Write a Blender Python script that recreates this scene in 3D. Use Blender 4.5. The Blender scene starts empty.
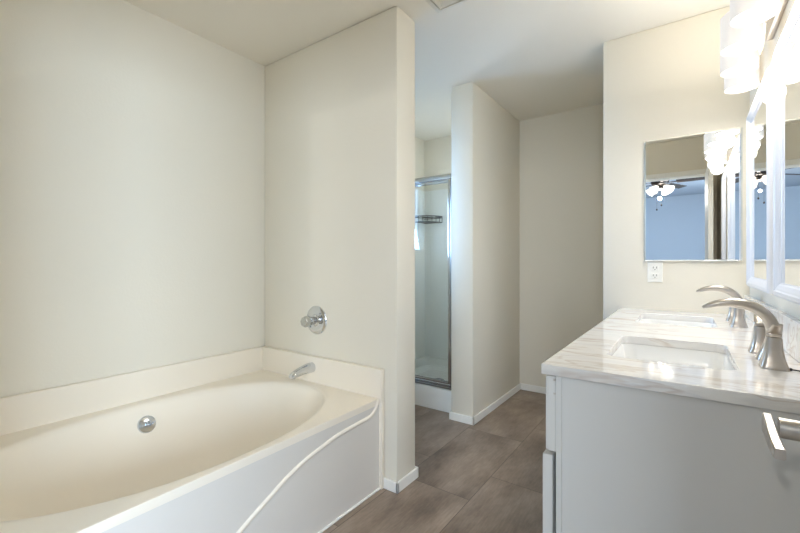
import bpy, bmesh, math, random
from mathutils import Vector, Matrix
PI = math.pi
S = bpy.context.scene
C = S.collection

# ------------------------------------------------------------------ camera
cam = bpy.data.cameras.new('camera')
cam.sensor_width = 36.0
cam.lens = 18.0
cam.shift_y = -3.5 / 800
cam.clip_start = 0.02
co = bpy.data.objects.new('camera', cam)
C.objects.link(co)
CH = 1.147
co.location = (0, 0, CH)
co.rotation_euler = (PI / 2, 0, math.radians(35.5))
S.camera = co

# ------------------------------------------------------------------ world, light, exposure
w = bpy.data.worlds.new('world')
S.world = w
w.use_nodes = True
bg = w.node_tree.nodes['Background']
bg.inputs[0].default_value = (0.62, 0.78, 1.0, 1)
bg.inputs[1].default_value = 2.0
S.view_settings.view_transform = 'Standard'
S.view_settings.look = 'None'
S.view_settings.gamma = 1
S.view_settings.use_curve_mapping = False
S.view_settings.exposure = 0.7
try:
    S.cycles.max_bounces = 14
    S.cycles.diffuse_bounces = 8
    S.cycles.glossy_bounces = 8
    S.cycles.transparent_max_bounces = 12
    S.cycles.sample_clamp_indirect = 6
except Exception:
    pass


def area(name, loc, direction, sx, sy, power, color, shape='RECTANGLE'):
    l = bpy.data.lights.new(name, 'AREA')
    l.shape = shape
    l.size = sx
    if shape == 'RECTANGLE':
        l.size_y = sy
    l.energy = power
    l.color = color
    o = bpy.data.objects.new(name, l)
    C.objects.link(o)
    o.location = loc
    o.rotation_euler = Vector(direction).to_track_quat('-Z', 'Y').to_euler()
    return o


# daylight through alcove and bedroom side windows; shower and wide windows are added fill
area('daylight_alcove_window', (-2.44, 2.25, 1.64), (1, 0.3, 0.25), 0.62, 0.72, 24, (0.34, 0.60, 1.0))
area('added_shower_fill', (-2.44, 3.09, 1.66), (1, 0.02, -0.15), 0.44, 0.46, 12, (0.80, 0.90, 1.0))  # unseen source, added to brighten the shower interior
area('daylight_bedroom_side_window', (2.85, -1.70, 1.45), (-1, 0.45, -0.03), 1.9, 1.3, 155, (0.70, 0.85, 1.0))
area('added_bedroom_fill', (1.55, -4.45, 1.40), (-0.15, 1, 0.0), 1.5, 1.5, 95, (0.78, 0.89, 1.0))  # added fill reaching the bathroom by way of the doorway

# ------------------------------------------------------------------ materials
MATS = {}


def srgb(r, g, b):
    f = lambda v: (v / 255 / 12.92) if v / 255 <= 0.04045 else ((v / 255 + 0.055) / 1.055) ** 2.4
    return (f(r), f(g), f(b), 1)


def mat(name, col, rough=0.5, metal=0.0, bump=0.0, bscale=200.0, coat=0.0, spec=0.5, var=0.0, emit=None, estr=0.0):
    m = bpy.data.materials.new(name)
    m.use_nodes = True
    nt = m.node_tree
    p = nt.nodes['Principled BSDF']
    p.inputs['Base Color'].default_value = col
    p.inputs['Roughness'].default_value = rough
    p.inputs['Metallic'].default_value = metal
    p.inputs['Specular IOR Level'].default_value = spec
    p.inputs['Coat Weight'].default_value = coat
    if emit:
        p.inputs['Emission Color'].default_value = emit
        p.inputs['Emission Strength'].default_value = estr
    tc = nt.nodes.new('ShaderNodeTexCoord')
    nz = nt.nodes.new('ShaderNodeTexNoise')
    nz.inputs['Scale'].default_value = bscale
    nz.inputs['Detail'].default_value = 3
    nt.links.new(tc.outputs['Object'], nz.inputs['Vector'])
    if bump > 0:
        b = nt.nodes.new('ShaderNodeBump')
        b.inputs['Strength'].default_value = bump
        b.inputs['Distance'].default_value = 0.002
        nt.links.new(nz.outputs['Fac'], b.inputs['Height'])
        nt.links.new(b.outputs['Normal'], p.inputs['Normal'])
    if var > 0:
        mx = nt.nodes.new('ShaderNodeMix')
        mx.data_type = 'RGBA'
        mx.inputs[6].default_value = tuple(c * (1 - var) for c in col[:3]) + (1,)
        mx.inputs[7].default_value = tuple(min(1, c * (1 + var)) for c in col[:3]) + (1,)
        nt.links.new(nz.outputs['Fac'], mx.inputs[0])
        nt.links.new(mx.outputs[2], p.inputs['Base Color'])
    MATS[name] = m
    return m


wall_m = mat('wall_paint', srgb(232, 226, 212), 0.85, bump=0.25, bscale=90)
ceil_m = mat('ceiling_paint', srgb(236, 231, 220), 0.9, bump=0.25, bscale=70)
blue_m = mat('bedroom_daylight_tint', srgb(170, 184, 200), 0.85, bump=0.2, bscale=90)  # cool daylight tint put into the bedroom wall and ceiling colour
trim_m = mat('white_trim_paint', srgb(246, 245, 240), 0.4)
tub_m = mat('cream_acrylic', srgb(243, 234, 219), 0.38)
apron_m = mat('shaded_apron_acrylic', srgb(222, 217, 210), 0.38)  # tub cream greyed so the apron looks shaded beside the deck
white_ac = mat('white_acrylic', srgb(240, 240, 236), 0.35)
chrome = mat('chrome', srgb(215, 218, 222), 0.12, 1.0)
dchrome = mat('polished_aluminium', srgb(168, 172, 178), 0.25, 1.0)
nickel = mat('brushed_nickel', srgb(196, 188, 178), 0.28, 1.0, bump=0.05, bscale=400)
dark_m = mat('dark_bronze_wire', srgb(48, 46, 50), 0.4, 0.8)
black_m = mat('black_rubber', srgb(25, 25, 25), 0.6)
cab_m = mat('cabinet_paint', srgb(210, 208, 203), 0.45)
porc = mat('white_porcelain', srgb(240, 240, 238), 0.12, coat=0.5)
frame_m = mat('white_frame_lacquer', srgb(224, 226, 233), 0.3)
mirror_m = mat('mirror_glass', (0.93, 0.94, 0.93, 1), 0.0, 1.0)
plate_m = mat('outlet_plastic', srgb(240, 240, 235), 0.4)
acr_knob = mat('clear_knob', srgb(190, 190, 186), 0.12, 0.85)
fan_m = mat('fan_dark_bronze', srgb(52, 44, 40), 0.5, 0.3)
vent_m = mat('vent_enamel', srgb(225, 220, 208), 0.5)
door_m = mat('door_paint', srgb(236, 235, 230), 0.45)
blind_m = mat('blind_vinyl', srgb(235, 238, 240), 0.5)
shade_m = mat('frosted_shade_glass', srgb(205, 200, 194), 0.4, emit=(1.0, 0.955, 0.91, 1), estr=0.28)
diff_m = mat('glowing_diffuser', srgb(250, 248, 244), 0.4, emit=(1.0, 0.97, 0.93, 1), estr=1.2)
fanshade_m = mat('lit_fan_glass', srgb(250, 240, 225), 0.4, emit=(1.0, 0.93, 0.82, 1), estr=0.9)


def glass_mat(name, tint, refl=0.10):
    m = bpy.data.materials.new(name)
    m.use_nodes = True
    nt = m.node_tree
    nt.nodes.remove(nt.nodes['Principled BSDF'])
    out = nt.nodes['Material Output']
    tr = nt.nodes.new('ShaderNodeBsdfTransparent')
    tr.inputs[0].default_value = tint
    gl = nt.nodes.new('ShaderNodeBsdfGlossy')
    gl.inputs['Roughness'].default_value = 0.02
    fr = nt.nodes.new('ShaderNodeFresnel')
    fr.inputs[0].default_value = 1.5
    mp = nt.nodes.new('ShaderNodeMath')
    mp.operation = 'ADD'
    mp.inputs[1].default_value = refl
    mx = nt.nodes.new('ShaderNodeMixShader')
    nt.links.new(fr.outputs[0], mp.inputs[0])
    nt.links.new(mp.outputs[0], mx.inputs[0])
    nt.links.new(tr.outputs[0], mx.inputs[1])
    nt.links.new(gl.outputs[0], mx.inputs[2])
    nt.links.new(mx.outputs[0], out.inputs[0])
    return m


shower_glass = glass_mat('shower_glass', (0.95, 0.97, 0.96, 1), 0.06)
pane_glass = glass_mat('window_glass', (0.98, 0.99, 1, 1), 0.0)


def floor_mat():
    m = bpy.data.materials.new('vinyl_plank_floor')
    m.use_nodes = True
    nt = m.node_tree
    N, L = nt.nodes, nt.links
    p = N['Principled BSDF']
    tc = N.new('ShaderNodeTexCoord')
    mp = N.new('ShaderNodeMapping')
    # planks run along world Y: rotate so brick "x" = world Y
    mp.inputs['Rotation'].default_value = (0, 0, PI / 2)
    L.new(tc.outputs['Object'], mp.inputs[0])
    mp.inputs['Location'].default_value = (-1.77 + 0.0, 0.85, 0)
    # after rotation by 90: (x,y)->(-y,x)
    mp.inputs['Location'].default_value = (1.77, 0.85, 0)
    br = N.new('ShaderNodeTexBrick')
    br.offset = 0.34
    br.offset_frequency = 2
    br.inputs['Scale'].default_value = 1
    br.inputs['Mortar Size'].default_value = 0.0016
    br.inputs['Mortar Smooth'].default_value = 0.4
    br.inputs['Brick Width'].default_value = 0.77
    br.inputs['Row Height'].default_value = 0.38
    br.inputs['Color1'].default_value = (0.42, 0.42, 0.42, 1)
    br.inputs['Color2'].default_value = (0.60, 0.60, 0.60, 1)
    br.inputs['Mortar'].default_value = (0.0, 0.0, 0.0, 1)
    L.new(mp.outputs[0], br.inputs['Vector'])
    n1 = N.new('ShaderNodeTexNoise')
    n1.inputs['Scale'].default_value = 3.2
    n1.inputs['Detail'].default_value = 8
    n1.inputs['Roughness'].default_value = 0.62
    st = N.new('ShaderNodeMapping')
    st.inputs['Scale'].default_value = (1.5, 0.7, 1)
    L.new(tc.outputs['Object'], st.inputs[0])
    ofs = N.new('ShaderNodeVectorMath')
    ofs.operation = 'ADD'
    L.new(st.outputs[0], ofs.inputs[0])
    sc = N.new('ShaderNodeVectorMath')
    sc.operation = 'SCALE'
    sc.inputs['Scale'].default_value = 17
    L.new(br.outputs['Color'], sc.inputs[0])
    L.new(sc.outputs[0], ofs.inputs[1])
    L.new(ofs.outputs[0], n1.inputs['Vector'])
    cr = N.new('ShaderNodeValToRGB')
    cr.color_ramp.elements[0].position = 0.30
    cr.color_ramp.elements[0].color = srgb(104, 90, 80)
    cr.color_ramp.elements[1].position = 0.72
    cr.color_ramp.elements[1].color = srgb(172, 154, 138)
    L.new(n1.outputs['Fac'], cr.inputs[0])
    n2 = N.new('ShaderNodeTexNoise')
    n2.inputs['Scale'].default_value = 40
    n2.inputs['Detail'].default_value = 4
    st2 = N.new('ShaderNodeMapping')
    st2.inputs['Scale'].default_value = (3, 0.35, 1)
    L.new(tc.outputs['Object'], st2.inputs[0])
    L.new(st2.outputs[0], n2.inputs['Vector'])
    m1 = N.new('ShaderNodeMix')
    m1.data_type = 'RGBA'
    m1.blend_type = 'OVERLAY'
    m1.inputs[0].default_value = 0.30
    L.new(cr.outputs[0], m1.inputs[6])
    L.new(n2.outputs['Fac'], m1.inputs[7])
    m2 = N.new('ShaderNodeMix')
    m2.data_type = 'RGBA'
    m2.inputs[7].default_value = srgb(84, 73, 65)
    L.new(br.outputs['Fac'], m2.inputs[0])
    L.new(m1.outputs[2], m2.inputs[6])
    L.new(m2.outputs[2], p.inputs['Base Color'])
    p.inputs['Roughness'].default_value = 0.42
    b = N.new('ShaderNodeBump')
    b.inputs['Strength'].default_value = 0.12
    b.inputs['Distance'].default_value = 0.001
    L.new(n2.outputs['Fac'], b.inputs['Height'])
    L.new(b.outputs[0], p.inputs['Normal'])
    return m


def marble_mat():
    m = bpy.data.materials.new('veined_white_marble')
    m.use_nodes = True
    nt = m.node_tree
    N, L = nt.nodes, nt.links
    p = N['Principled BSDF']
    tc = N.new('ShaderNodeTexCoord')
    mp = N.new('ShaderNodeMapping')
    mp.inputs['Rotation'].default_value = (0.15, 0.25, math.radians(-14))
    mp.inputs['Scale'].default_value = (1.3, 6.5, 5.0)
    L.new(tc.outputs['Object'], mp.inputs[0])
    n1 = N.new('ShaderNodeTexNoise')
    n1.inputs['Scale'].default_value = 2.1
    n1.inputs['Detail'].default_value = 6
    n1.inputs['Distortion'].default_value = 0.7
    L.new(mp.outputs[0], n1.inputs['Vector'])
    cr = N.new('ShaderNodeValToRGB')
    e = cr.color_ramp.elements
    e[0].position = 0.0
    e[0].color = srgb(236, 233, 229)
    e[1].position = 1.0
    e[1].color = srgb(238, 236, 233)
    for pos, c in [(0.36, (236, 234, 230)), (0.405, (214, 203, 193)), (0.425, (236, 233, 229)), (0.52, (240, 238, 235)),
                   (0.60, (229, 227, 226)), (0.63, (240, 238, 235))]:
        q = e.new(pos)
        q.color = srgb(*c)
    L.new(n1.outputs['Fac'], cr.inputs[0])
    n2 = N.new('ShaderNodeTexNoise')
    n2.inputs['Scale'].default_value = 1.6
    n2.inputs['Detail'].default_value = 5
    n2.inputs['Distortion'].default_value = 1.2
    mp2 = N.new('ShaderNodeMapping')
    mp2.inputs['Rotation'].default_value = (0.3, 0.1, math.radians(-24))
    mp2.inputs['Scale'].default_value = (1.0, 3.2, 3.0)
    mp2.inputs['Location'].default_value = (3.1, 1.7, 0.4)
    L.new(tc.outputs['Object'], mp2.inputs[0])
    L.new(mp2.outputs[0], n2.inputs['Vector'])
    c2 = N.new('ShaderNodeValToRGB')
    f = c2.color_ramp.elements
    f[0].position = 0.470
    f[0].color = (0, 0, 0, 1)
    f[1].position = 0.500
    f[1].color = (0, 0, 0, 1)
    q = f.new(0.485)
    q.color = (1, 1, 1, 1)
    L.new(n2.outputs['Fac'], c2.inputs[0])
    vm = N.new('ShaderNodeMath')
    vm.operation = 'MULTIPLY'
    vm.inputs[1].default_value = 0.42
    L.new(c2.outputs[0], vm.inputs[0])
    mx = N.new('ShaderNodeMix')
    mx.data_type = 'RGBA'
    mx.inputs[7].default_value = srgb(186, 162, 142)
    L.new(vm.outputs[0], mx.inputs[0])
    L.new(cr.outputs[0], mx.inputs[6])
    L.new(mx.outputs[2], p.inputs['Base Color'])
    p.inputs['Roughness'].default_value = 0.10
    p.inputs['Coat Weight'].default_value = 0.3
    return m


floor_m = floor_mat()
marble_m = marble_mat()

# ------------------------------------------------------------------ helpers


def origin(o):
    v = Vector((0, 0, 0))
    while o is not None:
        v += o.location
        o = o.parent
    return v


def obj(name, bm, m, parent=None, smooth=False):
    """one mesh object from a bmesh in world coordinates"""
    bm.normal_update()
    if parent is not None:
        ofs = origin(parent)
        loc = Vector((0, 0, 0))
    else:
        xs = [v.co for v in bm.verts]
        mn = Vector([min(v[i] for v in xs) for i in range(3)])
        mxx = Vector([max(v[i] for v in xs) for i in range(3)])
        ofs = Vector(((mn.x + mxx.x) / 2, (mn.y + mxx.y) / 2, mn.z))
        if m in (floor_m, marble_m):
            ofs = Vector((0, 0, 0))
        loc = ofs
    bmesh.ops.translate(bm, vec=-ofs, verts=bm.verts)
    me = bpy.data.meshes.new(name)
    bm.to_mesh(me)
    bm.free()
    me.materials.append(m)
    if smooth:
        for p in me.polygons:
            p.use_smooth = True
        try:
            me.set_sharp_from_angle(angle=math.radians(38))
        except Exception:
            pass
    o = bpy.data.objects.new(name, me)
    C.objects.link(o)
    o.location = loc
    if parent is not None:
        o.parent = parent
    return o


def tag(o, label=None, cat=None, group=None, kind=None):
    if label:
        o['label'] = label
    if cat:
        o['category'] = cat
    if group:
        o['group'] = group
    if kind:
        o['kind'] = kind
    return o


def empty(name, loc, label, cat, group=None):
    o = bpy.data.objects.new(name, None)
    o.empty_display_size = 0.05
    C.objects.link(o)
    o.location = loc
    return tag(o, label, cat, group)


def struct(name, bm, m, smooth=False):
    o = obj(name, bm, m, None, smooth)
    return tag(o, kind='structure')


def copy_tree(o, parent=None):
    c = o.copy()
    C.objects.link(c)
    c.parent = parent
    for ch in o.children:
        copy_tree(ch, c)
    return c


def box(bm, x0, x1, y0, y1, z0, z1, bev=0.0, seg=2):
    g = bmesh.ops.create_cube(bm, size=1)
    vs = g['verts']
    for v in vs:
        v.co = Vector((x0 + (v.co.x + .5) * (x1 - x0), y0 + (v.co.y + .5) * (y1 - y0), z0 + (v.co.z + .5) * (z1 - z0)))
    if bev > 0:
        es = list({e for v in vs for e in v.link_edges})
        bmesh.ops.bevel(bm, geom=es, offset=bev, segments=seg, profile=0.5, affect='EDGES')
    return vs


def B(*a, **k):
    bm = bmesh.new()
    box(bm, *a, **k)
    return bm


def rings(bm, rs, close_a=True, close_b=True, cyc=True):
    """loft through a list of rings (lists of points with equal count)"""
    vr = [[bm.verts.new(p) for p in r] for r in rs]
    n = len(vr[0])
    for a, b in zip(vr[:-1], vr[1:]):
        for i in range(n if cyc else n - 1):
            j = (i + 1) % n
            bm.faces.new((a[i], a[j], b[j], b[i]))
    if close_a:
        bm.faces.new(list(reversed(vr[0])))
    if close_b:
        bm.faces.new(vr[-1])
    return vr


def lathe(bm, c, axis, prof, n=32, ca=True, cb=True):
    """prof: list of (radius, distance along axis) from point c"""
    a = Vector(axis).normalized()
    t = Vector((0, 0, 1)) if abs(a.z) < 0.9 else Vector((1, 0, 0))
    u = a.cross(t).normalized()
    v = a.cross(u).normalized()
    c = Vector(c)
    rs = []
    for r, h in prof:
        rs.append([c + a * h + (u * math.cos(2 * PI * i / n) + v * math.sin(2 * PI * i / n)) * max(r, 1e-4) for i in range(n)])
    rings(bm, rs, ca, cb)
    bmesh.ops.recalc_face_normals(bm, faces=bm.faces)


def tube(bm, pts, r, n=10, closed=False):
    pts = [Vector(p) for p in pts]
    rs = []
    m = len(pts)
    prev = None
    for i, p in enumerate(pts):
        if closed:
            d = pts[(i + 1) % m] - pts[i - 1]
        else:
            d = pts[min(i + 1, m - 1)] - pts[max(i - 1, 0)]
        d.normalize()
        if prev is None:
            t = Vector((0, 0, 1)) if abs(d.z) < 0.9 else Vector((1, 0, 0))
            u = d.cross(t).normalized()
        else:
            u = (prev - d * prev.dot(d)).normalized()
        prev = u
        v = d.cross(u)
        rr = r[i] if isinstance(r, (list, tuple)) else r
        rs.append([p + (u * math.cos(2 * PI * k / n) + v * math.sin(2 * PI * k / n)) * rr for k in range(n)])
    if closed:
        rs.append(rs[0])
        vr = [[bm.verts.new(p) for p in r_] for r_ in rs[:-1]]
        vr.append(vr[0])
        for a, b in zip(vr[:-1], vr[1:]):
            for i in range(n):
                j = (i + 1) % n
                bm.faces.new((a[i], a[j], b[j], b[i]))
    else:
        rings(bm, rs)


def rrect(cx, cy, hx, hy, r, z, n=6):
    """rounded rectangle ring, counter-clockwise"""
    out = []
    for sx, sy, a0 in ((1, 1, 0), (-1, 1, 90), (-1, -1, 180), (1, -1, 270)):
        for k in range(n + 1):
            a = math.radians(a0 + 90 * k / n)
            out.append(Vector((cx + sx * (hx - r) + math.cos(a) * r, cy + sy * (hy - r) + math.sin(a) * r, z)))
    return out


def smooth_path(pts, sub=6):
    """Catmull-Rom through tuples of any length"""
    out = []
    n = len(pts)
    for i in range(n - 1):
        p0, p1, p2, p3 = pts[max(i - 1, 0)], pts[i], pts[i + 1], pts[min(i + 2, n - 1)]
        for k in range(sub):
            t = k / sub
            out.append(tuple(0.5 * (2 * b + (c - a) * t + (2 * a - 5 * b + 4 * c - d) * t * t + (3 * b - a - 3 * c + d) * t ** 3)
                             for a, b, c, d in zip(p0, p1, p2, p3)))
    out.append(tuple(pts[-1]))
    return out


# ------------------------------------------------------------------ room shell
XL, XR = -2.25, 0.257        # left and right walls of the bathroom
YE = 2.594                   # wall at the end of the vanity
YF = 3.60                    # far wall behind shower and toilet nook
YT0, YT1 = 1.619, 1.79       # wall between tub and shower alcove
XP = -1.173                  # its free end
XS0, XS1 = -1.40, -1.226     # wing wall beside the shower
YS = 2.61
XN = -0.392                  # corner of end wall to toilet nook
H = 2.44
DX0, DX1 = -1.10, 0.195      # doorway to the bedroom, widened on the left to admit more light
DY0, DY1 = -0.09, 0.03

struct('floor', B(-3.2, 2.8, -4.4, 3.8, -0.08, 0.0), floor_m)
struct('ceiling', B(-3.2, 2.8, DY0, 3.8, H, H + 0.08), ceil_m)
struct('ceiling_bedroom', B(-3.2, 2.8, -4.4, DY0, H, H + 0.08), blue_m)


def holed_x(name, x0, x1, y0, y1, z0, z1, holes, m):
    """wall slab facing X with rectangular openings (y0,y1,z0,z1)"""
    bm = bmesh.new()
    y = y0
    for (a, b, c, d) in sorted(holes):
        box(bm, x0, x1, y, a, z0, z1)
        if c > z0:
            box(bm, x0, x1, a, b, z0, c)
        box(bm, x0, x1, a, b, d, z1)
        y = b
    box(bm, x0, x1, y, y1, z0, z1)
    return struct(name, bm, m)


def holed_y(name, x0, x1, y0, y1, z0, z1, holes, m):
    bm = bmesh.new()
    x = x0
    for (a, b, c, d) in sorted(holes):
        box(bm, x, a, y0, y1, z0, z1)
        if c > z0:
            box(bm, a, b, y0, y1, z0, c)
        box(bm, a, b, y0, y1, d, z1)
        x = b
    box(bm, x, x1, y0, y1, z0, z1)
    return struct(name, bm, m)


WY0, WY1, WZ0, WZ1 = 1.93, 2.57, 1.28, 2.02
holed_x('wall_left', XL - 0.12, XL, DY1, YF, 0, H, [(WY0, WY1, WZ0, WZ1), (2.86, 3.32, 1.42, 1.90)], wall_m)
struct('wall_far', B(XL - 0.12, XN, YF, YF + 0.12, 0, H), wall_m)
struct('wall_tub', B(XL, XP, YT0, YT1, 0, H, bev=0.012), wall_m, True)
XSI = -1.447                 # inner right side of the shower
bm = B(XS0, XS1, YS, YF, 0, H, bev=0.012)
box(bm, XSI, XS0 + 0.02, 2.70, YF, 0, H)
struct('wall_shower', bm, wall_m, True)
struct('wall_end', B(XN, XR + 0.12, YE, YF + 0.12, 0, H, bev=0.010), wall_m, True)
struct('wall_right', B(XR, XR + 0.12, DY1, YE, 0, H), wall_m)
holed_y('wall_doorway', -3.12, 2.72, DY0, DY1, 0, H, [(DX0, DX1, 0, 2.05)], wall_m)
# the bedroom seen through the doorway in the mirrors
struct('wall_bedroom_back', None or (lambda bm: (box(bm, -3.12, 0.75, -4.32, -4.2, 0, H), box(bm, 2.35, 2.72, -4.32, -4.2, 0, H),
       box(bm, 0.75, 2.35, -4.32, -4.2, 0, 0.65), box(bm, 0.75, 2.35, -4.32, -4.2, 2.15, H)) and bm)(bmesh.new()), blue_m)
struct('wall_bedroom_left', B(-3.12, -3.0, -4.2, DY0, 0, H), blue_m)
holed_x('wall_bedroom_right', 2.6, 2.72, -4.2, DY0, 0, H, [(-2.70, -0.70, 0.75, 2.1)], blue_m)


# baseboards
def base(name, segs, h=0.056, t=0.012):
    bm = bmesh.new()
    for (x0, x1, y0, y1) in segs:
        box(bm, x0, x1, y0, y1, 0, h, bev=0.003, seg=1)
        # small cap bead along the top
    return struct(name, bm, trim_m)


base('baseboard_tub', [(-1.262, XP + 0.012, YT0 - 0.012, YT0), (XP, XP + 0.012, YT0 - 0.012, YT1 + 0.012), (-2.25, XP + 0.012, YT1, YT1 + 0.012)])
base('baseboard_shower', [(XS0, XS1 + 0.012, YS - 0.012, YS), (XS1, XS1 + 0.012, YS - 0.012, YF), (XS0 - 0.012, XS0, YS - 0.012, 2.69)])
base('baseboard_far', [(XS1 + 0.012, XN, YF - 0.012, YF)])
base('baseboard_end', [(XN - 0.012, XN, YE, YF - 0.012)])
base('baseboard_left', [(XL, XL + 0.012, YT1 + 0.012, 2.70)])


# windows
def window(name, axis, pos, a0, a1, z0, z1, inward, slats=True):
    """frame with panes and a blind; axis 'x': window in an X-facing wall"""
    def bb(bm, p0, p1, a, b, c, d, **k):
        if axis == 'x':
            box(bm, min(p0, p1), max(p0, p1), a, b, c, d, **k)
        else:
            box(bm, a, b, min(p0, p1), max(p0, p1), c, d, **k)
    bm = bmesh.new()
    t = 0.04
    q0, q1 = pos - inward * 0.09, pos - inward * 0.05
    bb(bm, q0, q1, a0, a0 + t, z0, z1)
    bb(bm, q0, q1, a1 - t, a1, z0, z1)
    bb(bm, q0, q1, a0 + t, a1 - t, z0, z0 + t)
    bb(bm, q0, q1, a0 + t, a1 - t, z1 - t, z1)
    f = struct(name, bm, trim_m)
    bm = bmesh.new()
    bb(bm, pos - inward * 0.072, pos - inward * 0.068, a0 + t, a1 - t, z0 + t, z1 - t)
    obj('pane', bm, pane_glass, f)
    bm = bmesh.new()
    bb(bm, pos - inward * 0.05, pos + inward * 0.02, a0, a1, z0 - 0.02, z0, bev=0.003, seg=1)
    obj('window_sill', bm, trim_m, f)
    return f


w1 = window('window_1', 'x', XL, WY0, WY1, WZ0, WZ1, 1)
bm = bmesh.new()
z = WZ0 + 0.02
while z < WZ1 - 0.03:
    vs = box(bm, XL - 0.042, XL - 0.012, WY0 + 0.012, WY1 - 0.012, z, z + 0.0015)
    bmesh.ops.rotate(bm, verts=vs, cent=(XL - 0.027, 0, z), matrix=Matrix.Rotation(math.radians(18), 3, 'Y'))
    z += 0.036
obj('blind', bm, blind_m, w1)
window('added_shower_window', 'x', XL, 2.86, 3.32, 1.42, 1.90, 1)  # unseen window added in the shower wall to carry fill light
window('window_2', 'x', 2.6, -2.70, -0.70, 0.75, 2.1, -1)
window('added_bedroom_window', 'y', -4.2, 0.75, 2.35, 0.65, 2.15, 1)  # unseen window added behind the camera as a daylight source

# doorway casing and the open door on the right
bm = bmesh.new()
cw = 0.055
for (y0, y1) in ((DY1, DY1 + 0.014), (DY0 - 0.014, DY0)):
    box(bm, DX0 - cw, DX0, y0, y1, 0, 2.05 + cw, bev=0.003, seg=1)
    box(bm, DX0, DX1, y0, y1, 2.05, 2.05 + cw, bev=0.003, seg=1)
box(bm, DX1, DX1 + cw, DY0 - 0.014, DY0, 0, 2.05 + cw, bev=0.003, seg=1)
struct('trim_1', bm, trim_m)

DF = 0.162
door = struct('door_1', B(DF, DF + 0.036, 0.036, 0.758, 0.012, 2.035, bev=0.002, seg=1), door_m)
LY, LZ = 0.690, CH - 0.208
bm = bmesh.new()
lathe(bm, (DF, LY, LZ), (-1, 0, 0), [(0.031, 0), (0.031, 0.005), (0.027, 0.009), (0.016, 0.011), (0.0155, 0.030), (0.0165, 0.031), (0.0165, 0.037), (0.0125, 0.038), (0.0125, 0.066)], 32)
hd = obj('door_handle', bm, nickel, door, True)
# flat lever arm bowing slightly towards the hinge
bm = bmesh.new()
path = smooth_path([(0.0865, LY + 0.012, LZ, 0.0125), (0.0855, LY - 0.02, LZ + 0.000, 0.0105), (0.084, LY - 0.06, LZ - 0.001, 0.0080), (0.085, LY - 0.088, LZ - 0.003, 0.0060)], 6)
rs = []
for (x, y, z, hh) in path:
    rs.append([Vector((x + a * 0.0050, y, z + b * hh)) for a, b in ((-0.7, -1), (0.7, -1), (1, -0.8), (1, 0.8), (0.7, 1), (-0.7, 1), (-1, 0.8), (-1, -0.8))])
rings(bm, rs)
bmesh.ops.recalc_face_normals(bm, faces=bm.faces)
obj('lever', bm, nickel, hd, True)

# ------------------------------------------------------------------ bathtub
TX0, TX1, TY0, TY1 = XL + 0.002, -1.265, 0.045, YT0 - 0.002
TZ = 0.459
tub = empty('bathtub', (-1.75, 0.83, 0), 'cream oval soaking bathtub with curved moulded apron, set in the left corner', 'bathtub')
ECX, ECY, EA, EB = -1.735, 0.84, 0.428, 0.682
N = 128


def oring(kx, ky, z, dx=0, dy=0, e=2.15):
    out = []
    for i in range(N):
        a = 2 * PI * i / N
        ca, sa = math.cos(a), math.sin(a)
        x = ECX + dx + kx * abs(ca) ** (2 / e) * (1 if ca >= 0 else -1)
        y = ECY + dy + ky * abs(sa) ** (2 / e) * (1 if sa >= 0 else -1)
        out.append(Vector((x, y, z)))
    return out


def rect_ring(x0, x1, y0, y1, z):
    """rectangle sampled at the same angles as the ellipse, corners included"""
    out = []
    for i in range(N):
        a = 2 * PI * i / N
        dx, dy = math.cos(a) * EA, math.sin(a) * EB
        k = 1e9
        if dx > 1e-9:
            k = min(k, (x1 - ECX) / dx)
        if dx < -1e-9:
            k = min(k, (x0 - ECX) / dx)
        if dy > 1e-9:
            k = min(k, (y1 - ECY) / dy)
        if dy < -1e-9:
            k = min(k, (y0 - ECY) / dy)
        out.append(Vector((ECX + dx * k, ECY + dy * k, z)))
    for cx, cy in ((x0, y0), (x0, y1), (x1, y0), (x1, y1)):
        j = min(range(N), key=lambda q: (out[q].x - cx) ** 2 + (out[q].y - cy) ** 2)
        out[j] = Vector((cx, cy, z))
    return out


bm = bmesh.new()
rs = [rect_ring(TX0, TX1, TY0, TY1, TZ - 0.03),
      rect_ring(TX0, TX1, TY0, TY1, TZ - 0.0015),
      rect_ring(TX0, TX1 - 0.0015, TY0, TY1, TZ),
      rect_ring(TX0 + 0.002, TX1 - 0.008, TY0 + 0.002, TY1 - 0.002, TZ),
      oring(EA + 0.022, EB + 0.024, TZ + 0.0),
      oring(EA + 0.018, EB + 0.018, TZ - 0.0003),
      oring(EA + 0.008, EB + 0.008, TZ - 0.003),
      oring(EA, EB, TZ - 0.011),
      oring(EA - 0.007, EB - 0.009, TZ - 0.028),
      oring(EA - 0.030, EB - 0.035, TZ - 0.095),
      oring(EA - 0.062, EB - 0.080, TZ - 0.170),
      oring(EA - 0.105, EB - 0.145, TZ - 0.240),
      oring(EA - 0.155, EB - 0.215, TZ - 0.295),
      oring(EA - 0.21, EB - 0.29, TZ - 0.330),
      oring(EA - 0.27, EB - 0.37, TZ - 0.345)]
rings(bm, rs, False, True)
bas = obj('basin', bm, tub_m, tub, True)
for e_ in bas.data.edges:
    a_, b_ = (bas.data.vertices[q].co + origin(tub) for q in e_.vertices)
    if abs(a_.x - TX1) < 0.004 and abs(b_.x - TX1) < 0.004 and a_.z > TZ - 0.002 and b_.z > TZ - 0.002:
        e_.use_edge_sharp = True
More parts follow.
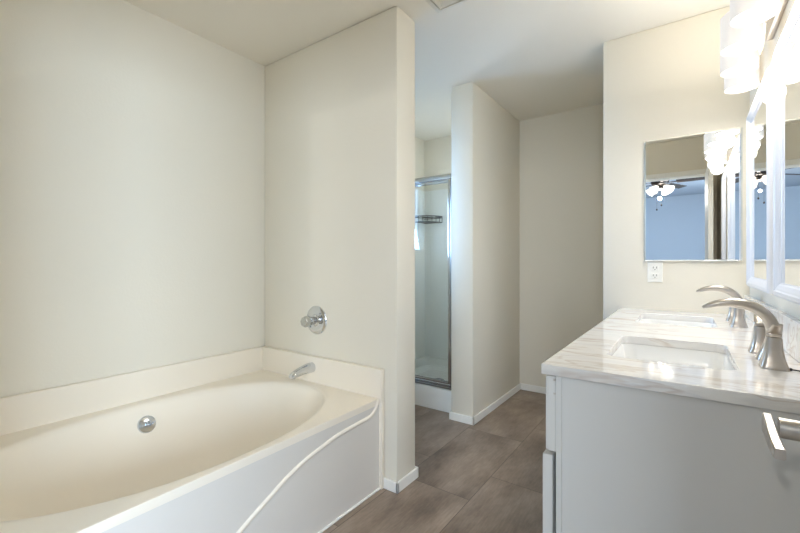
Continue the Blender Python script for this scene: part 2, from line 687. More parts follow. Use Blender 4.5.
# raised flanges against the walls
bm = bmesh.new()
box(bm, XL + 0.001, XL + 0.030, TY0, TY1, TZ - 0.02, 0.606, bev=0.008, seg=3)
box(bm, XL + 0.001, TX1 + 0.016, TY1 - 0.030, TY1, TZ - 0.02, 0.606, bev=0.006, seg=3)
box(bm, XL + 0.001, TX1 + 0.016, TY0 - 0.012, TY0 + 0.018, TZ - 0.02, 0.606, bev=0.006, seg=3)
box(bm, TX1 - 0.03, TX1 + 0.016, TY1 - 0.026, TY1, 0.0, TZ - 0.01, bev=0.004, seg=2)
obj('wall_flange', bm, tub_m, tub, True)
# apron: the front panel with a swooping step; the lower field stands slightly proud
prof = smooth_path([(1.580, 0.452), (1.572, 0.432), (1.556, 0.408), (1.515, 0.388), (1.441, 0.384), (1.354, 0.380), (1.274, 0.373), (1.214, 0.362), (1.102, 0.338),
                    (1.014, 0.309), (0.945, 0.276), (0.870, 0.240), (0.800, 0.203), (0.70, 0.148), (0.58, 0.09), (0.46, 0.04), (0.38, 0.008)], 5)
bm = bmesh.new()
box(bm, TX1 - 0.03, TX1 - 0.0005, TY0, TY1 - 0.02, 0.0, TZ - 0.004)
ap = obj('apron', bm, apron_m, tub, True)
ap['label'] = 'front apron greyed to suggest its shade'
bm = bmesh.new()
rs = []
pp = [Vector((TX1 - 0.0008, y, z)) for y, z in prof]
for i, p in enumerate(pp):
    d = (pp[min(i + 1, len(pp) - 1)] - pp[max(i - 1, 0)]).normalized()
    nrm = Vector((0, -d.z, d.y))
    ring = []
    for off, hh in ((-0.011, 0.0), (-0.007, 0.0042), (-0.002, 0.0068), (0.002, 0.0068), (0.007, 0.0042), (0.011, 0.0)):
        ring.append(p + nrm * off + Vector((hh, 0, 0)))
    rs.append(ring)
rings(bm, rs)
bmesh.ops.recalc_face_normals(bm, faces=bm.faces)
obj('moulded_rib', bm, tub_m, ap, True)
bm = bmesh.new()
box(bm, TX1 - 0.01, TX1 + 0.008, TY0, TY1 - 0.012, 0.0, 0.008, bev=0.003)
obj('caulk_bead', bm, trim_m, tub)
# overflow plate on the back slope
bm = bmesh.new()
oc = Vector((-2.131, 0.868, 0.363))
on = Vector((0.94, 0.0, 0.33)).normalized()
lathe(bm, oc - on * 0.004, on, [(0.041, 0), (0.041, 0.005), (0.038, 0.011), (0.026, 0.015), (0.010, 0.0165)], 36)
for s in (-1, 1):
    side = on.cross(Vector((0, 0, 1))).normalized() * (0.024 * s)
    lathe(bm, oc + side + on * 0.010, on, [(0.005, 0), (0.005, 0.003)], 12)
obj('overflow_plate', bm, chrome, tub, True)
bm = bmesh.new()
lathe(bm, (-1.74, 0.62, TZ - 0.346), (0, 0, 1), [(0.038, 0), (0.038, 0.004), (0.030, 0.006), (0.012, 0.004)], 32)
obj('drain', bm, chrome, tub, True)

# spout over the tub
spx = -1.755
spz = 0.545
bm = bmesh.new()
path = smooth_path([(TY1 - 0.030, spz, 0.028, 0.029), (1.555, spz, 0.029, 0.029), (1.52, spz - 0.003, 0.026, 0.026), (1.475, spz - 0.010, 0.023, 0.022), (1.445, spz - 0.016, 0.021, 0.017), (1.432, spz - 0.022, 0.016, 0.010)], 5)
rs = []
for y, z, a, b in path:
    rs.append([Vector((spx + a * math.cos(t * 2 * PI / 24), y, z + b * math.sin(t * 2 * PI / 24))) for t in range(24)])
rings(bm, rs)
bmesh.ops.recalc_face_normals(bm, faces=bm.faces)
sp = obj('tub_spout', bm, chrome, None, True)
tag(sp, 'chrome tub spout sticking out over the end of the bathtub', 'tub spout')
bm = bmesh.new()
lathe(bm, (spx, 1.450, spz - 0.012), (0, -0.1, -1), [(0.014, 0.0), (0.014, 0.022), (0.011, 0.023)], 20)
obj('outlet_nozzle', bm, chrome, sp, True)

# mixing valve on the wall
vx, vz = -1.752, 0.814
mv = empty('tub_valve', (vx, YT0, vz), 'round chrome tub valve with clear knob on the wall above the spout', 'tub faucet valve')
bm = bmesh.new()
lathe(bm, (vx, YT0, vz), (0, -1, 0), [(0.083, 0), (0.083, 0.003), (0.078, 0.008), (0.060, 0.012), (0.052, 0.011), (0.034, 0.013), (0.030, 0.020), (0.024, 0.022), (0.022, 0.050)], 48)
obj('escutcheon', bm, chrome, mv, True)
for k in range(2):
    a = PI / 4 + k * PI
    bm = bmesh.new()
    lathe(bm, (vx + 0.058 * math.cos(a), YT0 - 0.011, vz + 0.058 * math.sin(a)), (0, -1, 0), [(0.005, 0), (0.005, 0.003)], 12)
    obj('screw', bm, dchrome, mv, True)
bm = bmesh.new()
rs = []
for r, h in [(0.018, 0.048), (0.026, 0.055), (0.030, 0.066), (0.030, 0.088), (0.026, 0.098), (0.012, 0.102)]:
    ring = []
    for i in range(48):
        a = 2 * PI * i / 48
        rr = r * (1 + 0.055 * math.cos(8 * a))
        ring.append(Vector((vx + rr * math.cos(a), YT0 - h, vz + rr * math.sin(a))))
    rs.append(ring)
rings(bm, rs)
bmesh.ops.recalc_face_normals(bm, faces=bm.faces)
obj('knob', bm, acr_knob, mv, True)

# ------------------------------------------------------------------ shower
SY0 = 2.71
sp_ = empty('shower_pan', (-1.825, 3.15, 0), 'white shower base with raised curb, in the alcove behind the tub wall', 'shower base')
bm = bmesh.new()
x0, x1 = XL + 0.002, XSI - 0.002
rs = [rrect((x0 + x1) / 2, (SY0 + YF) / 2, (x1 - x0) / 2, (YF - SY0) / 2 - 0.002, 0.004, 0.0, 5),
      rrect((x0 + x1) / 2, (SY0 + YF) / 2, (x1 - x0) / 2, (YF - SY0) / 2 - 0.002, 0.004, 0.158, 5),
      rrect((x0 + x1) / 2, (SY0 + YF) / 2, (x1 - x0) / 2 - 0.004, (YF - SY0) / 2 - 0.008, 0.004, 0.166, 5),
      rrect((x0 + x1) / 2, (SY0 + YF) / 2 + 0.035, (x1 - x0) / 2 - 0.035, (YF - SY0) / 2 - 0.075, 0.03, 0.166, 5),
      rrect((x0 + x1) / 2, (SY0 + YF) / 2 + 0.035, (x1 - x0) / 2 - 0.045, (YF - SY0) / 2 - 0.085, 0.03, 0.15, 5),
      rrect((x0 + x1) / 2, (SY0 + YF) / 2 + 0.035, (x1 - x0) / 2 - 0.055, (YF - SY0) / 2 - 0.10, 0.05, 0.095, 5),
      rrect((x0 + x1) / 2, (SY0 + YF) / 2 + 0.035, 0.05, 0.05, 0.045, 0.085, 5)]
rings(bm, rs)
obj('pan', bm, white_ac, sp_, True)
bm = bmesh.new()
lathe(bm, (-1.82, 3.14, 0.086), (0, 0, 1), [(0.058, 0), (0.058, 0.005), (0.048, 0.007)], 28)
obj('drain_cover', bm, dark_m, sp_, True)

sur = bmesh.new()
box(sur, XL + 0.001, XL + 0.014, SY0 + 0.10, YF - 0.001, 0.168, 1.40, bev=0.003, seg=1)
box(sur, XL + 0.001, XL + 0.014, 3.32, YF - 0.001, 1.40, 1.90, bev=0.003, seg=1)
box(sur, XL + 0.014, XSI - 0.014, YF - 0.014, YF - 0.001, 0.168, 1.90, bev=0.003, seg=1)
box(sur, XSI - 0.014, XSI - 0.001, SY0 + 0.10, YF - 0.001, 0.168, 1.90, bev=0.003, seg=1)
so = obj('shower_surround', sur, white_ac)
tag(so, 'smooth off-white wall panels lining the inside of the shower', 'shower wall panel')

GY = 2.758
enc = empty('shower_enclosure', (-1.825, GY, 0.167), 'chrome framed glass shower enclosure standing on the white curb', 'shower door')
bm = bmesh.new()
box(bm, XL + 0.002, XSI - 0.002, GY - 0.024, GY + 0.024, 1.800, 1.838, bev=0.005, seg=2)
obj('header_rail', bm, chrome, enc, True)
bm = bmesh.new()
box(bm, XL + 0.002, XSI - 0.002, GY - 0.026, GY + 0.026, 0.168, 0.186, bev=0.003, seg=1)
box(bm, XL + 0.03, XSI - 0.03, GY - 0.020, GY - 0.008, 0.186, 0.200, bev=0.002, seg=1)
obj('bottom_track', bm, dchrome, enc, True)
for x in (XL + 0.002, XSI - 0.030):
    obj('jamb', B(x, x + 0.028, GY - 0.022, GY + 0.022, 0.186, 1.800, bev=0.004), dchrome, enc, True)
# swinging door: framed glass leaf on the right, fixed glass panel on the left
dl = bmesh.new()
dx0, dx1, dz0, dz1 = -2.00, XSI - 0.032, 0.204, 1.796
box(dl, dx0, dx0 + 0.022, GY - 0.014, GY + 0.006, dz0, dz1, bev=0.003)
box(dl, dx1 - 0.022, dx1, GY - 0.014, GY + 0.006, dz0, dz1, bev=0.003)
box(dl, dx0 + 0.022, dx1 - 0.022, GY - 0.014, GY + 0.006, dz1 - 0.022, dz1, bev=0.003)
box(dl, dx0 + 0.022, dx1 - 0.022, GY - 0.014, GY + 0.006, dz0, dz0 + 0.022, bev=0.003)
leaf = obj('door', dl, chrome, enc, True)
obj('glass_pane', B(dx0 + 0.02, dx1 - 0.02, GY - 0.006, GY - 0.001, dz0 + 0.02, dz1 - 0.02), shower_glass, leaf)
obj('fixed_panel', B(XL + 0.03, dx0 - 0.004, GY - 0.004, GY + 0.001, 0.187, 1.799), shower_glass, enc)

# corner wire caddy
cad = empty('shower_caddy', (XL + 0.1, YF - 0.1, 1.55), 'dark wire corner caddy hanging high inside the shower', 'shower caddy')
cx, cy = XL + 0.016, YF - 0.016


def quarter(r, z, n=14):
    pts = [Vector((cx + 0.004, cy - 0.004, z))]
    for k in range(n + 1):
        a = -PI / 2 * k / n
        pts.append(Vector((cx + 0.004 + r * math.cos(a), cy - 0.004 + r * math.sin(a), z)))
    return pts


bm = bmesh.new()
for zz, r in ((1.622, 0.205), (1.608, 0.205)):
    tube(bm, quarter(0.205, zz), 0.0042, 8, closed=True)
for k in range(0, 15, 2):
    a = -PI / 2 * k / 14
    p = Vector((cx + 0.004 + 0.205 * math.cos(a), cy - 0.004 + 0.205 * math.sin(a), 1.622))
    tube(bm, [p, p - Vector((0, 0, 0.062))], 0.0028, 6)
obj('guard_rail', bm, dark_m, cad, True)
bm = bmesh.new()
tube(bm, quarter(0.205, 1.562), 0.0042, 8, closed=True)
for k in range(1, 9):
    r = 0.205
    xx = k * r / 9
    yy = math.sqrt(max(r * r - xx * xx, 0))
    tube(bm, [Vector((cx + 0.004 + xx, cy - 0.004, 1.562)), Vector((cx + 0.004 + xx, cy - 0.004 - yy, 1.562))], 0.0024, 6)
obj('wire_shelf', bm, dark_m, cad, True)

# ------------------------------------------------------------------ vanity cabinet
VY0, VY1 = 1.058, YE - 0.002
VXF = -0.288
van = empty('vanity_cabinet', (0, 1.82, 0), 'pale grey painted double vanity cabinet under the marble top', 'vanity cabinet')
bm = bmesh.new()
bx0 = -0.268
box(bm, bx0 + 0.0145, XR - 0.002, VY0 + 0.006, VY0 + 0.024, 0.10, 0.862)
box(bm, bx0 + 0.0145, XR - 0.002, VY1 - 0.018, VY1, 0.10, 0.862)
box(bm, bx0 + 0.0145, XR - 0.002, 1.81, 1.828, 0.118, 0.862)
box(bm, XR - 0.014, XR - 0.002, VY0 + 0.024, VY1 - 0.018, 0.118, 0.70)
box(bm, bx0 + 0.0145, XR - 0.002, VY0 + 0.024, VY1 - 0.018, 0.10, 0.118)
box(bm, bx0 + 0.06, XR - 0.002, VY0 + 0.03, VY1, 0.0, 0.10)
obj('carcass', bm, cab_m, van)
bm = bmesh.new()
box(bm, bx0, bx0 + 0.014, VY0, VY1, 0.0, 0.862, bev=0.001, seg=1)
obj('face_frame', bm, cab_m, van)
bm = bmesh.new()
box(bm, bx0 + 0.014, XR - 0.002, VY0 + 0.004, VY0 + 0.0065, 0.0, 0.862)
obj('side_panel', bm, cab_m, van)


def front(name, y0, y1, z0, z1, dx=0.0, pull=None):
    bm = bmesh.new()
    f0 = VXF - 0.002 - dx
    box(bm, f0, f0 + 0.0215, y0, y1, z0, z1, bev=0.0015, seg=1)
    o = obj(name, bm, cab_m, van)
    # recessed shaker field outline
    bm = bmesh.new()
    for a, b, c, d in ((y0 + 0.002, y0 + 0.05, z0 + 0.002, z1 - 0.002), (y1 - 0.05, y1 - 0.002, z0 + 0.002, z1 - 0.002),
                       (y0 + 0.05, y1 - 0.05, z0 + 0.002, z0 + 0.05), (y0 + 0.05, y1 - 0.05, z1 - 0.05, z1 - 0.002)):
        box(bm, f0 - 0.0035, f0, a, b, c, d)
    obj('shaker_frame', bm, cab_m, o)
    if pull:
        bm = bmesh.new()
        py, pz0, pz1, horiz = pull
        if horiz:
            tube(bm, [(f0 - 0.03, pz0, py), (f0 - 0.03, pz1, py)], 0.005, 10)
            for yy in (pz0 + 0.015, pz1 - 0.015):
                tube(bm, [(f0 - 0.002, yy, py), (f0 - 0.03, yy, py)], 0.004, 8)
        else:
            tube(bm, [(f0 - 0.03, py, pz0), (f0 - 0.03, py, pz1)], 0.005, 10)
            for zz in (pz0 + 0.015, pz1 - 0.015):
                tube(bm, [(f0 - 0.002, py, zz), (f0 - 0.03, py, zz)], 0.004, 8)
        obj('pull', bm, nickel, o, True)
    return o


yy0 = VY0 + 0.001
cols = [(yy0, yy0 + 0.36), (yy0 + 0.364, yy0 + 0.724)]
mid = (yy0 + 0.728, yy0 + 0.808)
L_ = VY1 - yy0 - 0.006
c3 = [yy0 + i * L_ / 4 for i in range(5)]
front('drawer', c3[0], c3[2] - 0.004, 0.666, 0.858)
front('drawer', c3[2], c3[4] - 0.004, 0.666, 0.858)
d0 = front('door', c3[0], c3[1] - 0.004, 0.105, 0.655, dx=0.008)
for i in (1, 2, 3):
    front('door', c3[i], c3[i + 1] - 0.004, 0.105, 0.655)
# small metal slivers standing in for the gaps at the drawer edge
for za, zb in ((0.846, 0.852), (0.812, 0.816)):
    obj('gap_sliver', B(VXF + 0.0135, bx0 - 0.0002, yy0 - 0.0004, yy0 + 0.010, za, zb), nickel, van)

# ------------------------------------------------------------------ marble top with two sink cut-outs
CX0, CX1, CY0, CY1, CZ0, CZ1 = -0.300, XR - 0.001, 1.044, YE - 0.001, 0.863, 0.890


def plate(outer, holes, z0, z1, bevel):
    cu = bpy.data.curves.new('tmp', 'CURVE')
    cu.dimensions = '2D'
    cu.fill_mode = 'BOTH'
    cu.extrude = (z1 - z0) / 2 - bevel
    cu.bevel_depth = bevel
    cu.bevel_resolution = 2
    cu.offset = -bevel
    for ring in [outer] + holes:
        s = cu.splines.new('POLY')
        s.points.add(len(ring) - 1)
        for q, p in zip(s.points, ring):
            q.co = (p[0], p[1], 0, 1)
        s.use_cyclic_u = True
    o = bpy.data.objects.new('tmp', cu)
    C.objects.link(o)
    dg = bpy.context.evaluated_depsgraph_get()
    me = bpy.data.meshes.new_from_object(o.evaluated_get(dg))
    bpy.data.objects.remove(o)
    bpy.data.curves.remove(cu)
    bm = bmesh.new()
    bm.from_mesh(me)
    bpy.data.meshes.remove(me)
    bmesh.ops.translate(bm, vec=(0, 0, (z0 + z1) / 2), verts=bm.verts)
    return bm


SX, SHX, SHY = -0.038, 0.143, 0.192
SYC = (1.43, 2.208)
holes = [rrect(SX, y, SHX, SHY, 0.035, 0, 8) for y in SYC]
bm = plate([(CX0, CY0), (CX1, CY0), (CX1, CY1), (CX0, CY1)], holes, CZ0, CZ1, 0.002)
top = obj('countertop', bm, marble_m, None)
tag(top, 'white marble countertop with tan veins covering the whole vanity', 'countertop')
bs = obj('backsplash', B(XR - 0.020, XR - 0.0005, CY0, CY1, CZ1 + 0.0003, CZ1 + 0.102, bev=0.0015, seg=1), marble_m)
tag(bs, 'low white marble backsplash running along the wall behind both faucets', 'backsplash')


def make_sink(y, label):
    e = empty('sink', (SX, y, CZ0), label, 'sink', 'undermount sinks in the vanity top')
    bm = bmesh.new()
    zt = CZ0
    rs = [rrect(SX, y, SHX + 0.030, SHY + 0.030, 0.05, zt - 0.010, 8),
          rrect(SX, y, SHX + 0.030, SHY + 0.030, 0.05, zt - 0.0005, 8),
          rrect(SX, y, SHX + 0.002, SHY + 0.002, 0.037, zt - 0.0005, 8),
          rrect(SX, y, SHX - 0.004, SHY - 0.004, 0.037, zt - 0.008, 8),
          rrect(SX, y, SHX - 0.012, SHY - 0.012, 0.040, zt - 0.06, 8),
          rrect(SX, y, SHX - 0.022, SHY - 0.022, 0.045, zt - 0.105, 8),
          rrect(SX, y, SHX - 0.045, SHY - 0.050, 0.045, zt - 0.125, 8),
          rrect(SX, y, 0.03, 0.03, 0.028, zt - 0.133, 8)]
    rings(bm, rs, False, True)
    # outer skin
    rs2 = [rrect(SX, y, SHX + 0.030, SHY + 0.030, 0.05, zt - 0.010, 8),
           rrect(SX, y, SHX + 0.004, SHY + 0.004, 0.04, zt - 0.02, 8),
           rrect(SX, y, SHX - 0.008, SHY - 0.008, 0.045, zt - 0.112, 8),
           rrect(SX, y, 0.04, 0.04, 0.03, zt - 0.145, 8)]
    rings(bm, rs2, False, True)
    obj('bowl', bm, porc, e, True)
    bm = bmesh.new()
    lathe(bm, (SX, y, zt - 0.134), (0, 0, 1), [(0.024, 0), (0.024, 0.004), (0.020, 0.006), (0.014, 0.006), (0.013, 0.010), (0.004, 0.012)], 28)
    obj('drain', bm, nickel, e, True)
    return e


make_sink(SYC[0], 'white rectangular undermount sink in the near end of the marble top')
make_sink(SYC[1], 'white rectangular undermount sink in the far end of the marble top')


def make_faucet(y, label):
    e = empty('faucet', (0.175, y, CZ1), label, 'faucet', 'widespread faucets on the marble top')
    bm = bmesh.new()
    # (x, z, half thickness in plane, half width along y)
    path = smooth_path([(0.178, CZ1, 0.024, 0.026), (0.183, CZ1 + 0.030, 0.0175, 0.021), (0.189, CZ1 + 0.068, 0.0145, 0.019), (0.182, CZ1 + 0.104, 0.0145, 0.019),
                        (0.158, CZ1 + 0.133, 0.0145, 0.0195), (0.122, CZ1 + 0.147, 0.0135, 0.021), (0.086, CZ1 + 0.147, 0.011, 0.022), (0.058, CZ1 + 0.139, 0.0075, 0.0215), (0.040, CZ1 + 0.131, 0.003, 0.019)], 5)
    rs = []
    pv = [Vector((p[0], 0, p[1])) for p in path]
    for i, p in enumerate(path):
        d = (pv[min(i + 1, len(pv) - 1)] - pv[max(i - 1, 0)]).normalized()
        if i == 0:
            d = Vector((0, 0, 1))
        nn = Vector((d.z, 0, -d.x))
        ring = []
        for k in range(20):
            a = 2 * PI * k / 20
            ca, sa = math.cos(a), math.sin(a)
            ex = 0.62
            A = abs(ca) ** ex * (1 if ca >= 0 else -1) * p[2]
            Bv = abs(sa) ** ex * (1 if sa >= 0 else -1) * p[3]
            q = pv[i] + nn * A
            ring.append(Vector((q.x, y + Bv, q.z)))
        rs.append(ring)
    rings(bm, rs)
    bmesh.ops.recalc_face_normals(bm, faces=bm.faces)
    obj('spout', bm, nickel, e, True)
    for s in (-1, 1):
        yy = y + s * 0.102
        bm = bmesh.new()
        rs = []
        for hh, r, cr in [(0, 0.0265, 0.009), (0.004, 0.0265, 0.009), (0.012, 0.0235, 0.009), (0.028, 0.0195, 0.008), (0.050, 0.0165, 0.007), (0.072, 0.0150, 0.006), (0.076, 0.0145, 0.006)]:
            rs.append(rrect(0.176, yy, r, r, cr, CZ1 + hh, 4))
        rings(bm, rs)
        bmesh.ops.recalc_face_normals(bm, faces=bm.faces)
        h = obj('handle', bm, nickel, e, True)
        bm = bmesh.new()
        pth = smooth_path([(0.0, 0.078, 0.0150, 0.0045), (0.004, 0.086, 0.0150, 0.0065), (0.018, 0.094, 0.0135, 0.0060), (0.036, 0.102, 0.0115, 0.0045), (0.054, 0.113, 0.0090, 0.0030)], 5)
        rs = []
        for i, (dy, zz, wx, th) in enumerate(pth):
            cc = Vector((0.176, yy + s * dy, CZ1 + zz))
            up = Vector((0, -s * 0.42, 0.9)) if i > 3 else Vector((0, -s * 0.75, 0.66))
            ring = []
            for k in range(14):
                a = 2 * PI * k / 14
                ring.append(cc + Vector((wx * math.cos(a), 0, 0)) + up * (th * math.sin(a)))
            rs.append(ring)
        rings(bm, rs)
        box(bm, 0.162, 0.190, yy - 0.014, yy + 0.014, CZ1 + 0.0765, CZ1 + 0.088, bev=0.004)
        bmesh.ops.recalc_face_normals(bm, faces=bm.faces)
        obj('lever', bm, nickel, h, True)
    return e


make_faucet(SYC[0], 'brushed nickel arched faucet with two handles beside the nearer sink')
make_faucet(SYC[1], 'brushed nickel arched faucet with two handles beside the farther sink')

# little dark pin lying on the marble in front of the near faucet
bm = bmesh.new()
tube(bm, [(0.205, 1.318, CZ1 + 0.003), (0.222, 1.309, CZ1 + 0.003), (0.234, 1.303, CZ1 + 0.003)], 0.0018, 8)
lathe(bm, (0.205, 1.318, CZ1 + 0.003), (-0.88, 0.47, 0), [(0.0035, -0.002), (0.0035, 0.002)], 12)
pn = obj('metal_pin', bm, black_m, None, True)
tag(pn, 'small dark metal pin lying on the marble beside the near faucet', 'pin')


# ------------------------------------------------------------------ framed mirrors on the right wall
def make_mirror(y0, y1, label):
    e = empty('framed_mirror', (XR, (y0 + y1) / 2, 1.04), label, 'mirror', 'white framed mirrors above the vanity')
    z0, z1 = 1.040, 1.822
    # stepped frame profile, ring by ring: (inset from outer edge, distance from the wall)
    pr = [(0.0, 0.001), (0.0, 0.020), (0.003, 0.025), (0.008, 0.028), (0.018, 0.028), (0.022, 0.025), (0.026, 0.024), (0.038, 0.019), (0.041, 0.016), (0.046, 0.015), (0.046, 0.001)]
    bm = bmesh.new()
    rs = []
    for ins, d in pr:
        rs.append([Vector((XR - d, a, b)) for a, b in ((y0 + ins, z0 + ins), (y1 - ins, z0 + ins), (y1 - ins, z1 - ins), (y0 + ins, z1 - ins))])
    rings(bm, rs, False, False)
    bmesh.ops.recalc_face_normals(bm, faces=bm.faces)
    obj('frame', bm, frame_m, e)
    bm = B(XR - 0.0145, XR - 0.0015, y0 + 0.044, y1 - 0.044, z0 + 0.044, z1 - 0.044)
    obj('glass', bm, mirror_m, e)
    return e


make_mirror(1.85, 2.44, 'white framed wall mirror above the farther sink, next to the medicine cabinet')
make_mirror(1.16, 1.75, 'white framed wall mirror above the nearer sink, cut by the photo edge')

# ------------------------------------------------------------------ frameless mirror cabinet on the end wall
mc = empty('medicine_cabinet', (0.023, YE, 1.158), 'frameless mirrored medicine cabinet on the wall at the end of the vanity', 'medicine cabinet')
mx0, mx1, mz0, mz1 = -0.183, 0.229, 1.157, 1.817
obj('cabinet_body', B(mx0 + 0.002, mx1 - 0.002, YE - 0.012, YE - 0.0005, mz0 + 0.002, mz1 - 0.002, bev=0.001, seg=1), chrome, mc)
bm = bmesh.new()
f = 0.0065
rs = []
for ins, yy in ((0.0, YE - 0.012), (0.0, YE - 0.014), (f, YE - 0.0175)):
    rs.append([Vector((a, yy, b)) for a, b in ((mx0 + ins, mz0 + ins), (mx1 - ins, mz0 + ins), (mx1 - ins, mz1 - ins), (mx0 + ins, mz1 - ins))])
rings(bm, rs)
bmesh.ops.recalc_face_normals(bm, faces=bm.faces)
obj('mirror_door', bm, mirror_m, mc)

# outlet under it
oe = empty('wall_outlet', (-0.135, YE, 1.045), 'white duplex electrical outlet on the end wall below the medicine cabinet', 'outlet')
obj('cover_plate', B(-0.170, -0.100, YE - 0.006, YE - 0.0003, 1.042, 1.156 - 0.003, bev=0.002), plate_m, oe)
for zz in (1.076, 1.118):
    r = obj('receptacle', B(-0.151, -0.119, YE - 0.0085, YE - 0.006, zz - 0.014, zz + 0.014, bev=0.001, seg=1), plate_m, oe)
    bm = bmesh.new()
    box(bm, -0.144, -0.1415, YE - 0.0090, YE - 0.0084, zz - 0.001, zz + 0.009)
    box(bm, -0.1285, -0.126, YE - 0.0090, YE - 0.0084, zz - 0.001, zz + 0.009)
    lathe(bm, (-0.135, YE - 0.0084, zz - 0.007), (0, -1, 0), [(0.0025, 0), (0.0025, 0.0006)], 10)
    obj('slot', bm, black_m, r)

# ------------------------------------------------------------------ bowed vanity light
vl = empty('vanity_light', (XR, 1.80, 1.95), 'bowed nickel vanity light with five white drum shades above the mirrors', 'wall light')
bm = bmesh.new()
box(bm, XR - 0.022, XR - 0.0005, 1.66, 1.94, 1.945, 2.055, bev=0.004)
obj('backplate', bm, nickel, vl, True)
ys = [1.385, 1.592, 1.80, 2.008, 2.215]
xs = [0.193, 0.168, 0.157, 0.168, 0.193]
bm = bmesh.new()
pth = smooth_path([(0.205, 1.30, 2.022), (xs[0] , ys[0], 2.022), (xs[1], ys[1], 2.022), (xs[2], ys[2], 2.022), (xs[3], ys[3], 2.022), (xs[4], ys[4], 2.022), (0.205, 2.30, 2.022)], 5)
tube(bm, pth, 0.0065, 10)
tube(bm, [(XR - 0.02, 1.70, 2.0), (0.163, 1.70, 2.022)], 0.006, 8)
tube(bm, [(XR - 0.02, 1.90, 2.0), (0.163, 1.90, 2.022)], 0.006, 8)
obj('bowed_bar', bm, nickel, vl, True)
R_, Z0_, Z1_ = 0.057, 1.885, 2.008
for x, y in zip(xs, ys):
    bm = bmesh.new()
    lathe(bm, (x, y, 0), (0, 0, 1), [(R_ - 0.004, Z0_ + 0.004), (R_ - 0.004, Z0_), (R_, Z0_), (R_, Z1_ - 0.008), (R_ - 0.008, Z1_), (0.020, Z1_), (0.010, Z1_ + 0.012)], 40, False, True)
    sh = obj('lamp_shade', bm, shade_m, vl, True)
    bm = bmesh.new()
    lathe(bm, (x, y, 0), (0, 0, 1), [(R_ - 0.0045, Z0_ + 0.003), (R_ - 0.0045, Z0_ + 0.006)], 40)
    obj('diffuser', bm, diff_m, sh, True)
    pl = bpy.data.lights.new('vanity_lamp', 'POINT')
    pl.energy = 0.12
    pl.color = (1.0, 0.97, 0.93)
    pl.shadow_soft_size = 0.04
    po = bpy.data.objects.new('vanity_lamp', pl)
    C.objects.link(po)
    po.location = (x, y, Z0_ - 0.045)
    l1 = area('vanity_lamp_down', (x, y, Z0_ - 0.003), (0, 0, -1), 0.10, 0.10, 1.0, (1.0, 0.975, 0.94), 'DISK')
    l2 = area('vanity_lamp_up', (x, y, Z1_ + 0.016), (0, 0, 1), 0.07, 0.07, 0.9, (1.0, 0.97, 0.92), 'DISK')

# ------------------------------------------------------------------ ceiling register
ve = empty('ceiling_vent', (-0.89, 1.64, H), 'square white ceiling air vent beside the tub wall corner', 'ceiling vent')
bm = bmesh.new()
vx0, vx1, vy0, vy1 = -1.04, -0.74, 1.494, 1.794
rs = []
for ins, zz in ((0, H - 0.0005), (0, H - 0.004), (0.028, H - 0.014), (0.030, H - 0.002)):
    rs.append([Vector((a, b, zz)) for a, b in ((vx0 + ins, vy0 + ins), (vx1 - ins, vy0 + ins), (vx1 - ins, vy1 - ins), (vx0 + ins, vy1 - ins))])
rings(bm, rs, False, False)
bmesh.ops.recalc_face_normals(bm, faces=bm.faces)
obj('vent_frame', bm, vent_m, ve)
for k in range(3):
    bm = bmesh.new()
    ins = 0.036 + k * 0.032
    rs = []
    for a_, zz in ((0, H - 0.013), (0.022, H - 0.003), (0.024, H - 0.003), (0.003, H - 0.0145)):
        i2 = ins + a_
        rs.append([Vector((a, b, zz)) for a, b in ((vx0 + i2, vy0 + i2), (vx1 - i2, vy0 + i2), (vx1 - i2, vy1 - i2), (vx0 + i2, vy1 - i2))])
    rs.append(rs[0])
    rings(bm, rs, False, False)
    bmesh.ops.remove_doubles(bm, verts=bm.verts, dist=1e-6)
    bmesh.ops.recalc_face_normals(bm, faces=bm.faces)
    obj('louver', bm, vent_m, ve)

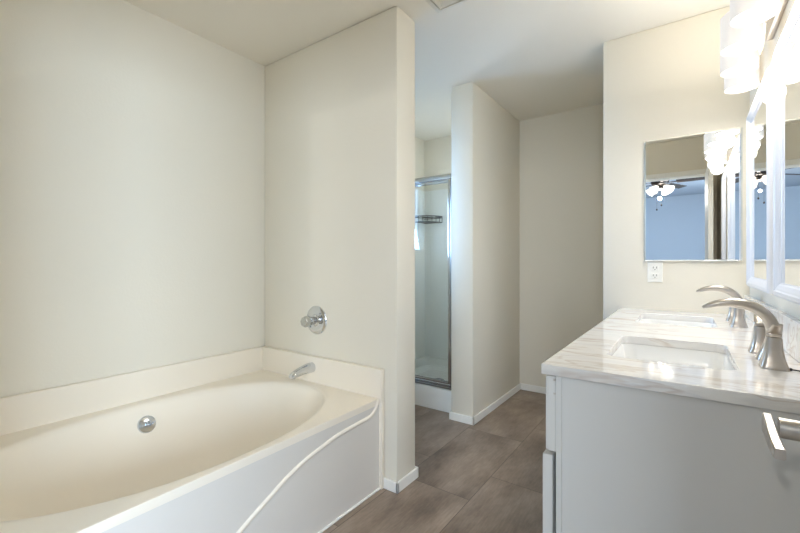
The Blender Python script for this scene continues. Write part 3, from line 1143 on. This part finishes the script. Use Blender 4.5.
# ------------------------------------------------------------------ bedroom ceiling fan (seen in the mirrors)
FX, FY = -0.30, -1.75
fan = empty('ceiling_fan', (FX, FY, H), 'dark bladed ceiling fan with lit glass shades, seen in the mirror', 'ceiling fan')
bm = bmesh.new()
lathe(bm, (FX, FY, 0), (0, 0, 1), [(0.07, H - 0.001), (0.075, H - 0.03), (0.05, H - 0.05), (0.10, H - 0.07), (0.115, H - 0.11), (0.10, H - 0.16), (0.06, H - 0.185), (0.065, H - 0.22), (0.03, H - 0.24)], 32)
obj('motor_housing', bm, fan_m, fan, True)
for k in range(5):
    a = 2 * PI * k / 5 + 0.12
    bm = bmesh.new()
    box(bm, 0.20, 0.64, -0.062, 0.062, -0.003, 0.003, bev=0.002, seg=1)
    box(bm, 0.09, 0.24, -0.016, 0.016, -0.006, 0.0, bev=0.001, seg=1)
    bmesh.ops.transform(bm, matrix=Matrix.Translation((FX, FY, H - 0.135)) @ Matrix.Rotation(a, 4, 'Z') @ Matrix.Rotation(math.radians(10), 4, 'X'), verts=bm.verts)
    obj('fan_blade', bm, fan_m, fan)
for k in range(4):
    a = 2 * PI * k / 4 + 0.5
    d = Vector((math.cos(a), math.sin(a), 0))
    axis = (d * 0.85 + Vector((0, 0, -0.6))).normalized()
    bm = bmesh.new()
    lathe(bm, Vector((FX, FY, H - 0.19)) + d * 0.06, axis, [(0.018, 0), (0.030, 0.02), (0.042, 0.05), (0.050, 0.085), (0.062, 0.115)], 24)
    obj('fan_lamp_shade', bm, fanshade_m, fan, True)
for dx, ln in ((0.02, 0.24), (-0.035, 0.30)):
    bm = bmesh.new()
    tube(bm, [(FX + dx, FY + 0.03, H - 0.205), (FX + dx, FY + 0.03, H - 0.205 - ln)], 0.0014, 6)
    lathe(bm, (FX + dx, FY + 0.03, H - 0.205 - ln), (0, 0, -1), [(0.004, 0), (0.011, 0.012), (0.009, 0.026), (0.002, 0.03)], 12)
    obj('pull_chain', bm, fan_m, fan, True)

fl = bpy.data.lights.new('fan_lamp', 'POINT')
fl.energy = 24
fl.color = (1.0, 0.94, 0.86)
fl.shadow_soft_size = 0.02
fo = bpy.data.objects.new('fan_lamp', fl)
C.objects.link(fo)
fo.location = (FX, FY, H - 0.36)
